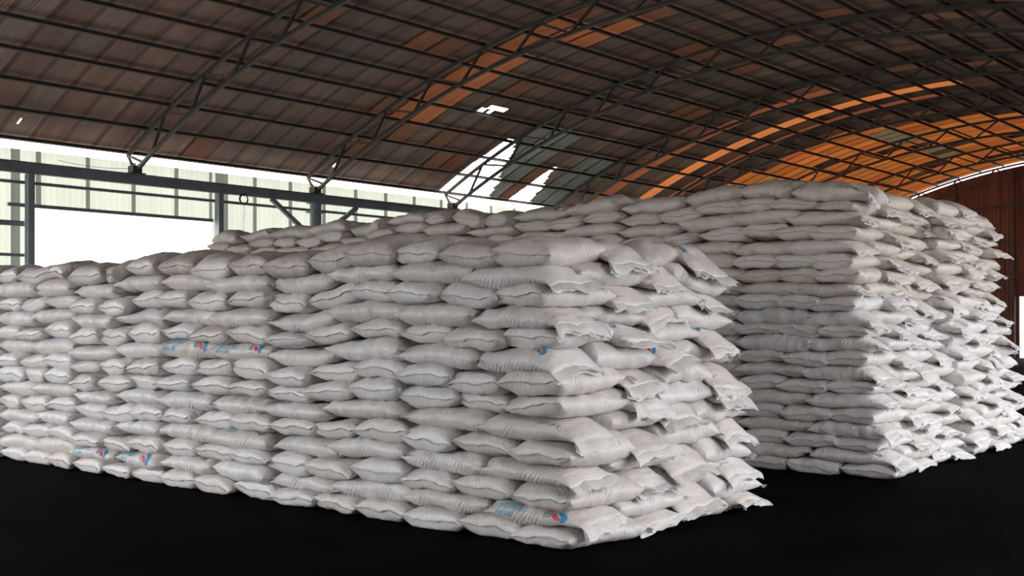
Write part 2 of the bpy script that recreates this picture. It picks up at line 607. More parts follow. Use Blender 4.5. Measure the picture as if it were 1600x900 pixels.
tag(MB().box((13.12, 26.02, 0), (13.27, 26.22, 5.22)).build('door_post', M_BLUESTEEL),
    'blue-grey steel door post between the short rails and the bright doorway', 'post', 'posts of the truck doorway')
tag(MB().box((18.45, 26.02, 0), (18.60, 26.22, 5.22)).build('door_post', M_BLUESTEEL),
    'blue-grey steel door post beside the hanging cable coil', 'post', 'posts of the truck doorway')


def wall_column(x, label):
    c = empty('wall_column', (x, 26.08, 0))
    MB().tube([(x, 26.08, 0), (x, 26.08, 5.22)], 0.17, 14).build('shaft', M_BLUESTEEL, c, smooth=False)
    m = MB().box((x - .22, 25.88, 4.93), (x + .22, 26.28, 4.97))
    m.box((x - .2, 25.9, 5.2), (x + .2, 26.26, 5.225))
    m.build('cap_plate', M_BLUESTEEL, c)
    for s in (-1, 1):
        MB().sweep([(x + s * 1.62, 26.08, 5.22), (x + s * 0.14, 26.08, 4.2)], [(-.05, -.06), (.05, -.06), (.05, .06), (-.05, .06)]).build('knee_brace', M_BLUESTEEL, c)
    return tag(c, label, 'column')


wall_column(21.88, 'round steel column with two slanting braces beside the far sacks, under the beam')

for z, nth in ((7.3, 'upper'), (5.6, 'middle'), (3.9, 'lower')):
    r_ = MB().box((X_END - 0.22, 0.2 if z < 7 else 4.5, z - 0.05), (X_END - 0.08, 25.8 if z < 7 else 21.5, z + 0.05)).build('end_wall_rail', M_STEEL)
    tag(r_, '%s dark rail across the rusty red end wall' % nth, 'rail')
for y, which in ((16.85, 'nearer the roof crown'), (19.6, 'nearer the tall sacks')):
    tag(MB().box((X_END - 0.24, y - 0.07, 0), (X_END - 0.08, y + 0.07, gable_top(y) - 0.3)).build('end_wall_post', M_STEEL),
        'dark steel post on the rusty red end wall, %s' % which, 'post')

# cable coil hanging from the beam
coil = empty('cable_coil', (19.2, 25.93, 5.12))
m = MB()
for k in range(4):
    R, dx_, dz_ = 0.13 + 0.008 * (k % 2), 0.012 * (k - 1.5), 0.006 * k
    m.tube([(19.2 + R * math.cos(t), 25.93 + dx_ * 1.0, 5.10 + dz_ + R * math.sin(t)) for t in np.linspace(0, 2 * math.pi, 29)[:-1]], 0.012, 6, up=(0, 1, 0), closed=True)
m.build('loops', M_BLACK, coil, smooth=True)
MB().tube([(19.2 + 0.02 * math.sin(i), 25.93, 4.97 - 0.12 * i) for i in range(9)], 0.006, 5).build('loose_end', M_BLACK, coil)
MB().tube([(19.2, 25.95, 5.235), (19.2, 25.93, 5.21), (19.2, 25.93, 5.18)], 0.008, 5).build('tie', M_BLACK, coil)
tag(coil, 'dark coil of cable hanging under the long wall beam', 'cable')


def wire(a, b, sag, r=0.006):
    t = np.linspace(0, 1, 14)
    return MB().tube([tuple(np.array(a) * (1 - q) + np.array(b) * q - np.array([0, 0, 4 * sag * q * (1 - q)])) for q in t], r, 5)


tag(wire((13.9, 26.1, 5.62), (15.8, 26.1, 5.62), 0.06).build('wire', M_BLACK), 'thin loose wire above the beam beside the first truss foot', 'wire')

# purlins under the sheets
for k in range(27):
    deg = 29.3 - 2.255 * k
    a = math.radians(deg)
    mid = arc(R_PUR, deg, 0)
    # C channel: profile turned so its web stands square to the roof
    cs = [(-.024, -.045), (.024, -.045), (.024, -.033), (-.014, -.033), (-.014, .033), (.024, .033), (.024, .045), (-.024, .045)]
    # sweep along x: side = cross(t, up) with up = roof normal
    up = (0, math.sin(a), math.cos(a))
    o = MB().sweep([(-1.9, mid[1], mid[2]), (X_END - 0.02, mid[1], mid[2])], cs, up=up).build('roof_purlin', M_STEEL, loc=(28, mid[1], mid[2]))
    nth = ['first', 'second', 'third', 'fourth', 'fifth', 'sixth', 'seventh', 'eighth', 'ninth', 'tenth', 'eleventh', 'twelfth', 'thirteenth', 'fourteenth', 'fifteenth',
           'sixteenth', 'seventeenth', 'eighteenth', 'nineteenth', 'twentieth', 'twenty-first', 'twenty-second', 'twenty-third', 'twenty-fourth', 'twenty-fifth', 'twenty-sixth', 'twenty-seventh'][k]
    tag(o, 'long steel purlin under the brown roof sheets, %s up from the bright eave' % nth, 'purlin', 'purlins under the arched roof')


def truss(x, label):
    t = empty('roof_truss', (x, 26.1, 5.5))
    ch = [(-.042, -.045), (.042, -.045), (.042, .045), (-.042, .045)]
    MB().sweep([arc(R_TOP, d, x) for d in np.linspace(29.3, -29.3, 61)], ch, up=(1, 0, 0)).build('top_chord', M_STEEL, t)
    MB().sweep([arc(R_BOT, d, x) for d in np.linspace(29.12, -29.12, 61)], ch, up=(1, 0, 0)).build('bottom_chord', M_STEEL, t)
    w_ = [(-.029, -.029), (.029, -.029), (.029, .029), (-.029, .029)]
    for k in range(-7, 8):
        d = 3.9 * k
        for s in (-1, 1):
            e = d + 1.95 * s
            if abs(e) > 28.5:
                continue
            inward = (s > 0) == (k > 0)
            MB().sweep([arc(R_BOT, d, x), arc(R_TOP, e, x)], w_, up=(1, 0, 0)).build('web_brace', M_RUST if (inward and abs(k) > 3) else M_STEEL, t)
    for s in (1, -1):
        MB().sweep([(x, CY + s * 13.1, 5.55), arc(R_TOP, s * 29.3, x)], w_, up=(1, 0, 0)).build('end_strut', M_RUST, t)
        MB().sweep([arc(R_BOT, s * 28.2, x), arc(R_TOP, s * 29.3, x)], w_, up=(1, 0, 0)).build('end_tie', M_RUST, t)
        yc = CY + s * 13.1
        m = MB().box((x - .22, yc - .16, 5.497), (x + .22, yc + .16, 5.52))
        m.box((x - .13, yc - .12, 5.52), (x + .13, yc + .12, 5.70))
        m.build('base_plate', M_STEEL, t)
    return tag(t, label, 'truss', 'arched steel roof trusses')


TL = ['arched lattice truss whose foot stands over the truck doorway',
      'arched lattice truss whose foot stands on the round braced column',
      'arched lattice truss crossing the wide torn gap in the roof sheets',
      'arched lattice truss just beyond the narrower torn gap in the roof sheets',
      'arched lattice truss next before the single bright orange roof strip',
      'arched lattice truss between the single orange strip and the all-orange roof bay',
      'arched lattice truss in the middle of the orange roof bays',
      'arched lattice truss against the rusty red end wall']
for x, l in zip(TRUSS_X, TL):
    truss(x, l)

#SACKS

# ---------------------------------------------------------------- sacks
# every sack is laid on the ones below it: a height field of the stack so far decides how it sags, so each one has a shape of its own


def smooth2(a, n):
    for _ in range(n):
        b = np.pad(a, 1, mode='edge')
        a = (b[:-2, 1:-1] + 2 * b[1:-1, 1:-1] + b[2:, 1:-1]) / 4
        b = np.pad(a, 1, mode='edge')
        a = (b[1:-1, :-2] + 2 * b[1:-1, 1:-1] + b[1:-1, 2:]) / 4
    return a


def bil(grid, fi, fj):
    n, m = grid.shape[:2]
    fi = np.clip(fi, 0, n - 1.001)
    fj = np.clip(fj, 0, m - 1.001)
    i, j = fi.astype(int), fj.astype(int)
    a, b = fi - i, fj - j
    if grid.ndim == 3:
        a, b = a[..., None], b[..., None]
    return (grid[i, j] * (1 - a) * (1 - b) + grid[i + 1, j] * a * (1 - b) + grid[i, j + 1] * (1 - a) * b + grid[i + 1, j + 1] * a * b)


class Field:
    def __init__(self, x0, y0, x1, y1, r=0.02):
        self.x0, self.y0, self.r = x0, y0, r
        self.h = np.zeros((int((x1 - x0) / r) + 1, int((y1 - y0) / r) + 1))

    def at(self, H, x, y):
        return bil(H, (x - self.x0) / self.r, (y - self.y0) / self.r)


class Sack:
    pass


def profile(q, a, b):
    return np.clip(1 - np.abs(q) ** a, 0, 1) ** b


def outline(s, u, v):
    """ground plan of a filled sack: corners stick out, edges draw in"""
    x = s.L / 2 * u * (1 - s.e1 * (1 - v * v) * np.abs(u) ** 6) + s.skew * v * np.abs(u) * u * 0.5
    y = s.W / 2 * v * (1 - s.e2 * (1 - u ** 4)) + s.bend * (1 - u * u)
    return x, y


def fg(s, u, v):
    pu = profile(u, s.au, s.bu)
    if s.kind == 'long' and s.by == 0 and s.k == 0:      # loosely filled towards the open mouth
        pu = np.where(u > 0, (1 - 0.15 * np.clip(u, 0, 1)) * profile(u, s.mouth, 0.62), pu)
    return pu * profile(v, s.av, 0.5) * (1 + s.lop * u + s.lop2 * v) * (1 - 0.5 * np.abs(u * v) ** 3.5) * (1 + 0.14 * (1 - u * u) * (1 - v * v))


def settle(s, fld, H):
    """rest the sack on the field H (heights at the start of its layer)"""
    c, n = math.cos(s.rot), math.sin(s.rot)
    U, V = np.meshgrid(np.linspace(-1, 1, 25), np.linspace(-1, 1, 17), indexing='ij')
    x, y = outline(s, U, V)
    h = fld.at(H, s.x + c * x - n * y, s.y + n * x + c * y)
    core = h[3:-3, 3:-3]
    hq = np.percentile(core, 60)
    hc = np.clip(h, hq - s.droop, hq + 0.10)
    b = smooth2(hc, 5)
    b = b + 0.25 * max(0.0, (core - b[3:-3, 3:-3]).max())
    b = b - s.slump * np.clip((U - 0.45) / 0.55, 0, 1) ** 1.7
    s.base = np.maximum(b, 0.0)
    s.z = float(b.mean())


def imprint(s, fld, H):
    c, n = math.cos(s.rot), math.sin(s.rot)
    R = 0.5 * math.hypot(s.L, s.W)
    i0, i1 = int((s.x - R - fld.x0) / fld.r), int((s.x + R - fld.x0) / fld.r) + 1
    j0, j1 = int((s.y - R - fld.y0) / fld.r), int((s.y + R - fld.y0) / fld.r) + 1
    i0, j0 = max(i0, 0), max(j0, 0)
    sub = H[i0:i1, j0:j1]
    X, Y = np.meshgrid(fld.x0 + fld.r * np.arange(i0, i0 + sub.shape[0]) - s.x, fld.y0 + fld.r * np.arange(j0, j0 + sub.shape[1]) - s.y, indexing='ij')
    u = (c * X + n * Y) / (s.L / 2)
    v = (-n * X + c * Y) / (s.W / 2)
    ins = (np.abs(u) < 1) & (np.abs(v) < 1)
    if not ins.any():
        return
    b = bil(s.base, (u + 1) * 12, (v + 1) * 8)
    f = fg(s, np.clip(u, -1, 1), np.clip(v, -1, 1))
    top = b + s.T * (0.5 + 0.5 * f)
    sub[ins] = np.maximum(sub[ins], top[ins])


def lay_pile(pid, x0, y0, nbx, nby, layers, cells, dims, T, shift, seed, ztop, drop=()):
    """blocks of five: two lengthwise and three crosswise, turned about from layer to layer"""
    rnd = random.Random(seed)
    BX, BY = dims
    fld = Field(x0 - 0.8, y0 - 0.9, x0 + nbx * BX + 0.8, y0 + nby * BY + 0.8)
    out = []
    glitch = {}
    for l in range(layers):
        H0 = fld.h.copy()
        H1 = fld.h
        f = l / max(1, layers - 1)
        for (bx, by) in cells:
            if rnd.random() < (0.05 if pid == 0 else 0.06) and (pid or by > 2):
                glitch[(bx, by)] = 1 - glitch.get((bx, by), 0)
            # 0: lengthwise pair in front, 1: three stitched ends in front; the near stack has two rows of ends running half way up
            turn = l + 1 if pid else (l + 1 if l < 7 else l)
            par = (turn + glitch.get((bx, by), 0)) % 2
            far = pid == 1 and bx > 0                # these blocks stand a hand's breadth apart and not quite in line
            hw, hl = (0.385 * BX, 0.575 * BX) if far else (0.40 * BX, 0.60 * BX)
            step = (0.03 * BX, (0.0, 0.09, -0.03, 0.07)[bx]) if far else (0.0, 0.0)
            bjx, bjy = rnd.gauss(0, 0.012), rnd.gauss(0, 0.015)
            for kind, k in [('long', 0), ('long', 1), ('end', 0), ('end', 1), ('end', 2)]:
                s = Sack()
                s.id = (pid, l, bx, by, kind, k)
                s.pid, s.layer, s.bx, s.by, s.kind, s.k, s.par = pid, l, bx, by, kind, k, par
                s.seed = hash(s.id[:4] + (0 if kind == 'long' else 1, k)) & 0xffffffff if False else (pid * 1000003 + l * 10007 + bx * 1009 + by * 211 + (0 if kind == 'long' else 50) + k * 17) & 0x7fffffff
                r2 = random.Random(s.seed)
                if kind == 'long':
                    lx = hw / 2 if par == 0 else hl + hw / 2
                    ly = BY * (0.25 + 0.5 * k)
                    s.L, s.W = BY / 2 * r2.uniform(1.04, 1.10), hw * r2.uniform(1.06, 1.12)
                    s.rot = -math.pi / 2
                else:
                    lx = hw + hl / 2 if par == 0 else hl / 2
                    ly = BY * (1 / 6 + k / 3)
                    s.L, s.W = hl * r2.uniform(1.04, 1.09), BY / 3 * r2.uniform(1.05, 1.12)
                    s.rot = 0.0
                X = bx * BX + lx
                Y = by * BY + ly
                dx, dy, sq = shift(X, Y, f)
                s.x = x0 + step[0] + X + dx + bjx + r2.gauss(0, 0.022)
                s.y = y0 + step[1] + Y + dy + bjy + r2.gauss(0, 0.02)
                if kind == 'long':
                    s.L *= sq
                else:
                    s.W *= sq
                top_l = l >= layers - 1
                s.rot += r2.gauss(0, 0.05) + (r2.gauss(0, 0.12) if top_l else 0)
                s.T = T * r2.uniform(0.90, 1.12) * (1.12 if top_l else 1)
                s.e1, s.e2 = r2.uniform(0.04, 0.09), r2.uniform(0.05, 0.11)
                s.mouth = r2.uniform(2.8, 5.0)
                s.skew, s.bend = r2.gauss(0, 0.02), r2.gauss(0, 0.012)
                s.au, s.bu = (r2.uniform(5.0, 7.0) if kind == 'long' else r2.uniform(9, 14)), r2.uniform(0.42, 0.50)
                s.av = r2.uniform(4.2, 6.2)
                s.slump = 0.0
                if kind == 'long' and k == 0 and by == 0:
                    s.y -= r2.uniform(0.0, 0.05)
                    s.slump = r2.uniform(0.015, 0.07)
                s.lop, s.lop2 = r2.gauss(0, 0.10), r2.gauss(0, 0.09)
                s.droop = r2.uniform(0.012, 0.045) if not top_l else 0.06
                if bx == nbx - 1 and pid == 0:
                    s.droop = r2.uniform(0.07, 0.14)
                s.tint = min(1, max(0, r2.gauss(0.28, 0.16)))
                s.dust = 0.0
                s.top = top_l
                if s.id in drop:
                    continue
                settle(s, fld, H0)
                out.append(s)
                imprint(s, fld, H1)
    # level the finished stack to its height
    zt = np.percentile(fld.h[fld.h > 0.5 * fld.h.max()], 90)
    for s in out:
        s.zk = ztop / zt
    return out


def shift_near(X, Y, f):
    g = math.exp(-Y / 1.3)
    return (-0.26 * f * X / 2.72, 0.34 * f * g, 1 - 0.14 * f * g)


def shift_tall(X, Y, f):
    g = math.exp(-Y / 1.1)
    dy = 0.46 * min(1, f / 0.62) + 0.10 * (1 if f > 0.62 else 0)
    return (0.22 * f * math.exp(-X / 1.5), dy * g, 1 - 0.17 * f * g)


SACKS = []
SACKS += lay_pile(0, 6.72, 5.04, 2, 7, 14, [(i, j) for j in range(7) for i in range(2)], (1.40, 1.81), 0.178, shift_near, 11, 2.42)
SACKS += lay_pile(1, 11.92, 4.80, 4, 7, 21, [(0, j) for j in range(7)] + [(i, 0) for i in range(1, 4)], (1.36, 1.785), 0.166, shift_tall, 23, 3.36)


# ---- what is written about each sack
ORD = ['lowest', 'second', 'third', 'fourth', 'fifth', 'sixth', 'seventh', 'eighth', 'ninth', 'tenth', 'eleventh', 'twelfth', 'thirteenth', 'fourteenth', 'fifteenth',
       'sixteenth', 'seventeenth', 'eighteenth', 'nineteenth', 'twentieth', 'twenty-first']
NTH = ['first'] + ORD[1:]
rowcount = {}
for s in SACKS:
    row = (s.pid, s.layer)
    front = s.bx == 0 and ((s.kind == 'long') == (s.par == 0))
    side = s.by == 0 and (s.kind == 'end' and s.k == 0 or s.kind == 'long' and s.k == 0)
    s.front, s.side = front, side
for key in set((s.pid, s.layer) for s in SACKS):
    row = [s for s in SACKS if (s.pid, s.layer) == key]
    fr = sorted([s for s in row if s.front], key=lambda s: s.y)
    for i, s in enumerate(fr):
        s.fi = i
    sd = sorted([s for s in row if s.side], key=lambda s: s.x)
    for i, s in enumerate(sd):
        s.si = i


def top_name(s):
    n = (14 if s.pid == 0 else 21) - 1
    if s.layer == n:
        return 'top row'
    if s.layer == 0:
        return 'lowest row'
    if s.layer > n - 7 and s.pid == 1:
        return ['', 'second', 'third', 'fourth', 'fifth', 'sixth', 'seventh'][n - s.layer] + ' row from top'
    return ORD[s.layer] + ' row up'


def label_of(s):
    pile = 'near stack' if s.pid == 0 else 'tall stack'
    if s.front and s.side:
        what = 'white sack with open frayed mouth' if s.kind == 'long' else 'white sack with stitched end showing'
        return '%s at the front corner, %s, %s' % (what, top_name(s), pile)
    if s.front:
        what = ('blue-printed sack lying lengthwise' if s.mark == 'full' else 'white sack lying lengthwise') if s.kind == 'long' else 'white sack, stitched end out'
        return '%s, %s, %s from corner, %s' % (what, top_name(s), NTH[s.fi], 'near stack wide face' if s.pid == 0 else 'tall stack shaded face')
    if s.side:
        what = 'white sack, frayed mouth out' if s.kind == 'long' else 'white sack lying lengthwise'
        return '%s, %s, %s from corner, %s' % (what, top_name(s), NTH[s.si], 'near stack short face' if s.pid == 0 else 'tall stack bright face')
    return 'white sack lying behind the front ones, %s of the %s' % (top_name(s), pile)


# ---- shape of one sack
def sack_grids(s, NU, NV, detail=True):
    rs = np.random.RandomState(s.seed)
    su = np.linspace(-1, 1, NU + 1)
    u1 = 0.3 * su + 0.7 * np.sin(np.pi / 2 * su)
    q1 = np.linspace(-1, 1, NV + 1)
    v1 = 0.25 * q1 + 0.75 * np.sin(np.pi / 2 * q1)
    U, V = np.meshgrid(u1, v1, indexing='ij')
    Q = np.meshgrid(u1, q1, indexing='ij')[1]
    x, y = outline(s, U, V)
    f = fg(s, U, V)
    base = bil(s.base, (U + 1) * 12, (V + 1) * 8)
    rim = base + 0.5 * s.T
    top = rim + 0.5 * s.T * f * 1.05
    bot = rim - 0.5 * s.T * np.minimum(f, 1.0) * 1.12
    # the end seam wavers up and down a little
    wav = rs.normal(0, 0.016) * V + 0.012 * np.sin(V * rs.uniform(3, 7) + rs.uniform(0, 6)) + 0.006 * np.sin(V * rs.uniform(9, 16) + rs.uniform(0, 6))
    k = np.abs(U) ** 8
    T = np.stack([x, y, top + wav * k], -1)
    B = np.stack([x, y, bot + wav * k], -1)
    if detail:
        creases = []
        for _ in range(rs.randint(5, 9)):
            creases.append((rs.uniform(-.42, .42) * s.L, rs.uniform(-1, 1) * 1.0, rs.choice([-1, 1]) * rs.uniform(0.75, 1.5), rs.uniform(0.008, 0.018), rs.uniform(0.06, 0.16),
                            rs.choice([-1, 1, 1]) * rs.uniform(0.005, 0.013), rs.choice([-1, 1])))
        fold = s.L * rs.uniform(-0.2, 0.2)
        waves = [(rs.normal(0, 1, 3) * w_, rs.uniform(0, 6.28), a_) for w_, a_ in ((9, .006), (14, .005), (22, .0035), (22, .0035), (40, .0022), (40, .002))]
        dirs = []
        for G, sgn in ((T, 1), (B, -1)):
            gu = np.gradient(G, axis=0)
            gv = np.gradient(G, axis=1)
            nr = np.cross(gu, gv)
            ln = np.linalg.norm(nr, axis=-1, keepdims=True)
            nr = sgn * nr / np.maximum(ln, 1e-9)
            unr = Q if sgn > 0 else np.sign(Q) * (2 - np.abs(Q))
            d = np.zeros(U.shape)
            for kv, ph, a_ in waves:
                w2 = np.sin(G @ kv + ph)
                d += a_ * (w2 if a_ > .003 else 1 - 2 * np.abs(w2))
            lw = np.abs(unr) * 0.30        # unrolled distance down the side in metres
            for cx, cq, an, wd, ln_, am, side in creases:
                on = (np.sign(unr) == side)
                px_, pq = U * s.L / 2 - cx, lw - (0.27 + 0.07 * cq)
                dd = px_ * math.sin(an) - pq * math.cos(an)
                al = px_ * math.cos(an) + pq * math.sin(an)
                d += on * am * -np.exp(-np.abs(dd) / wd) * np.exp(-(al / ln_) ** 2)
            # pleats running in from the end seams
            ple = np.sin(V * s.W / 2 * 95 + 1.3 * np.sin(V * 9 + s.seed % 7)) * 0.004 * np.clip((np.abs(U) - 0.68) / 0.3, 0, 1)
            # a dent across the sack where it has been gripped or dropped
            d += -0.006 * np.exp(-((U * s.L / 2 - fold + 0.15 * unr * s.W * 0.5) / 0.02) ** 2) * (np.abs(unr) > 0.3)
            d = (d + ple) * (1 - np.abs(U) ** 14)
            dirs.append((nr, d))
        dT = dirs[0][0] * dirs[0][1][..., None]
        dB = dirs[1][0] * dirs[1][1][..., None]
        # both skins share their rim
        rimn = np.zeros(U.shape)
        hor = np.zeros_like(T)
        hor[..., 1] = np.sign(V)
        for j in (0, -1):
            avg = 0.5 * (dirs[0][1][:, j] + dirs[1][1][:, j])
            dT[:, j] = hor[:, j] * avg[:, None]
            dB[:, j] = dT[:, j]
        for i in (0, -1):
            dT[i] = 0
            dB[i] = 0
        T = T + dT
        B = B + dB
    z = s.zk
    c, n = math.cos(s.rot), math.sin(s.rot)
    for G in (T, B):
        gx, gy = G[..., 0].copy(), G[..., 1].copy()
        G[..., 0] = s.x + c * gx - n * gy
        G[..., 1] = s.y + n * gx + c * gy
        G[..., 2] *= z
        G[..., 2] = np.maximum(G[..., 2], 0.003)
    we = np.clip((np.abs(U) - 0.80) / 0.12, 0, 1)
    wt, wb = (we, we) if s.kind == 'end' else (0 * we, 0 * we)
    UVT = np.stack([U * s.L / 2, Q * 0.30 * (1 - wt) + V * 0.29 * wt], -1)
    UVB = np.stack([U * s.L / 2, np.sign(Q) * (2 - np.abs(Q)) * 0.30 * (1 - wb) + V * 0.29 * wb], -1)
    s.T3, s.B3 = T, B
    return T, B, UVT, UVB


def body_arrays(s, NU, NV, detail=True):
    T, B, UT, UB = sack_grids(s, NU, NV, detail)
    a, b = NU + 1, NV + 1
    I = np.arange(a * b).reshape(a, b)
    J = I + a * b
    F1 = np.stack([I[:-1, :-1], I[1:, :-1], I[1:, 1:], I[:-1, 1:]], -1).reshape(-1, 4)
    F2 = np.stack([J[:-1, :-1], J[:-1, 1:], J[1:, 1:], J[1:, :-1]], -1).reshape(-1, 4)
    V = np.concatenate([T.reshape(-1, 3), B.reshape(-1, 3)])
    UV = np.concatenate([UT.reshape(-1, 2), UB.reshape(-1, 2)])
    F = np.concatenate([F1, F2])
    # weld the two rims
    m = np.arange(2 * a * b)
    rim = np.zeros((a, b), bool)
    rim[0] = rim[-1] = True
    rim[:, 0] = rim[:, -1] = True
    m[J[rim]] = I[rim]
    F = m[F]
    used = np.unique(F)
    re = np.full(2 * a * b, -1)
    re[used] = np.arange(len(used))
    return V[used], re[F], UV[used]


def strip_arrays(s, end, length, rs, droop, ruffle, ply=2, lean=0.0):
    """the loose cloth beyond an end seam: two plies that part and ruffle"""
    rim = s.T3[-1 if end > 0 else 0]
    nv = 36
    t = np.linspace(0, len(rim) - 1, nv)
    P = np.stack([np.interp(t, np.arange(len(rim)), rim[:, k]) for k in range(3)], -1)
    c, n = math.cos(s.rot), math.sin(s.rot)
    out = np.array([c * end, n * end, 0.0])
    ne = 6
    e = np.linspace(0, 1, ne)
    vv = np.linspace(-1, 1, nv)
    Vs, Fs, UVs = [], [], []
    off = 0
    lenv = length * (1 + 0.25 * np.sin(vv * rs.uniform(1, 3) + rs.uniform(0, 6)) + 0.08 * np.sin(vv * rs.uniform(7, 12) + rs.uniform(0, 6)) + 0.035 * rs.normal(0, 1, nv))
    side = np.array([-n, c, 0.0])
    bend = rs.normal(0, 0.35)
    for p in range(ply):
        k1, k2, p1, p2 = rs.uniform(3, 6), rs.uniform(9, 15), rs.uniform(0, 6), rs.uniform(0, 6)
        wz = ruffle * (0.5 * np.sin(vv * k1 + p1) + 0.35 * np.sin(vv * k2 + p2 + 1.5 * np.sin(2 * vv + p1)) + 0.22 * np.sin(vv * 2.3 * k2 + p1))
        split = (0.012 if p == 0 else -0.012) * ruffle / 0.03
        G = np.zeros((ne, nv, 3))
        run, sink = np.zeros(nv), np.zeros(nv)
        for i, q in enumerate(e):
            lat = 0.25 * wz * math.sin(4 * q) + bend * q * length * 0.4
            ang = lean + droop * q            # how far the cloth has turned down
            if i:
                run = run + lenv * math.cos(ang) / (ne - 1)
                sink = sink + lenv * math.sin(ang) / (ne - 1)
            G[i] = P + out * (run + wz * q * math.sin(ang) + split * q)[:, None] + side * lat[:, None]
            G[i, :, 2] += wz * 0.8 * q * math.cos(ang) + split * q - sink
        G[..., 2] = np.maximum(G[..., 2], 0.004)
        I = np.arange(ne * nv).reshape(ne, nv) + off
        Fs.append(np.stack([I[:-1, :-1], I[1:, :-1], I[1:, 1:], I[:-1, 1:]], -1).reshape(-1, 4))
        Vs.append(G.reshape(-1, 3))
        UVs.append(np.stack([np.broadcast_to(0.45 + e[:, None] * length, (ne, nv)), np.broadcast_to(vv * 0.28, (ne, nv))], -1).reshape(-1, 2))
        off += ne * nv
    return np.concatenate(Vs), np.concatenate(Fs), np.concatenate(UVs)


def on_skin(s, x, w_):
    """point on the finished skin: x along the sack in metres, w_ metres round from the middle of the top (sign = side)"""
    NU, NV = s.T3.shape[0] - 1, s.T3.shape[1] - 1
    u = np.clip(x / (s.L / 2), -0.999, 0.999)
    su = np.interp(u, 0.3 * np.linspace(-1, 1, 201) + 0.7 * np.sin(np.pi / 2 * np.linspace(-1, 1, 201)), np.linspace(-1, 1, 201))
    q = w_ / 0.30
    qq = np.where(np.abs(q) <= 1, q, np.sign(q) * (2 - np.abs(q)))
    fi, fj = (su + 1) / 2 * NU, (qq + 1) / 2 * NV
    t, b = bil(s.T3, fi, fj), bil(s.B3, fi, fj)
    return np.where((np.abs(q) <= 1)[..., None], t, b)


def ink(s, shapes):
    """prints on the cloth: list of (polygon in (x, w) metres, material index); fanned and laid a hair off the skin"""
    V, F, MI = [], [], []
    for poly, mi in shapes:
        poly = np.array(poly, float)
        x, w_ = poly[..., 0], poly[..., 1]
        h = 0.006
        P = on_skin(s, x, w_)
        N = np.cross(on_skin(s, x + h, w_) - on_skin(s, x - h, w_), on_skin(s, x, w_ + h) - on_skin(s, x, w_ - h))
        N /= np.maximum(np.linalg.norm(N, axis=-1, keepdims=True), 1e-9)
        G = P + N * 0.0035
        a, b = G.shape[:2]
        I = np.arange(a * b).reshape(a, b) + sum(len(v) for v in V)
        V.append(G.reshape(-1, 3))
        f = np.stack([I[:-1, :-1], I[1:, :-1], I[1:, 1:], I[:-1, 1:]], -1).reshape(-1, 4)
        F.append(f)
        MI += [mi] * len(f)
    return np.concatenate(V), np.concatenate(F), np.array(MI)


def patch(x0, x1, w0, w1, lean=0.0, n=None):
    nx_ = n or max(2, int(abs(x1 - x0) / 0.012) + 1)
    ny_ = n or max(2, int(abs(w1 - w0) / 0.012) + 1)
    X, W_ = np.meshgrid(np.linspace(x0, x1, nx_), np.linspace(w0, w1, ny_), indexing='ij')
    return np.stack([X + lean * (W_ - w0), W_], -1)


def sector(cx, cw, r0, r1, a0, a1):
    A, R = np.meshgrid(np.radians(np.linspace(a0, a1, 12)), np.linspace(r0, r1, 4), indexing='ij')
    return np.stack([cx + R * np.cos(A), cw + R * np.sin(A)], -1)


def emblem(cx, cw, sz, sg):
    """round mark: blue sweep, red drop inside, dark letters and a red bar beside it"""
    sh = [(sector(cx, cw, 0.45 * sz, sz, -70, 110), 0), (sector(cx + .05 * sz, cw, 0.20 * sz, .62 * sz, -20, 85), 0), (sector(cx - 0.15 * sz, cw - 0.05 * sz, 0.0, 0.55 * sz, 130, 330), 2)]
    for k in range(3):
        x0 = cx - (1.0 + .36 * k) * sz
        sh.append((patch(x0, x0 + 0.09 * sz, cw - 0.4 * sz, cw + 0.4 * sz), 3))
        sh.append((patch(x0, x0 + 0.26 * sz, cw + 0.24 * sz, cw + 0.4 * sz), 3))
        if k != 1:
            sh.append((patch(x0, x0 + 0.26 * sz, cw - 0.08 * sz, cw + 0.06 * sz), 3))
        if k:
            sh.append((patch(x0, x0 + 0.26 * sz, cw - 0.4 * sz, cw - 0.26 * sz), 3))
    sh.append((patch(cx - 1.75 * sz, cx - .75 * sz, cw + 0.62 * sz, cw + .78 * sz), 2))
    return sh


def lettering(x0, w0, hgt, n, sg, rs):
    """rows of strokes like the large light-blue script"""
    sh = []
    x = x0
    for i in range(n):
        k = rs.randint(0, 4)
        wd = hgt * 0.55
        t = hgt * 0.17
        a, b = w0, w0 + sg * hgt
        if k in (0, 1, 3):
            sh.append((patch(x, x + t, a, b), 1))
        if k in (0, 2):
            sh.append((patch(x, x + wd, b - sg * t, b), 1))
        if k in (1, 2, 3):
            sh.append((patch(x, x + wd, (a + b) / 2 - t / 2, (a + b) / 2 + t / 2), 1))
        if k in (1, 0):
            sh.append((patch(x + wd - t, x + wd, a, b), 1))
        if k == 3:
            sh.append((patch(x + wd - t, x + wd, a, (a + b) / 2), 1))
        x += hgt * 0.78
    return sh


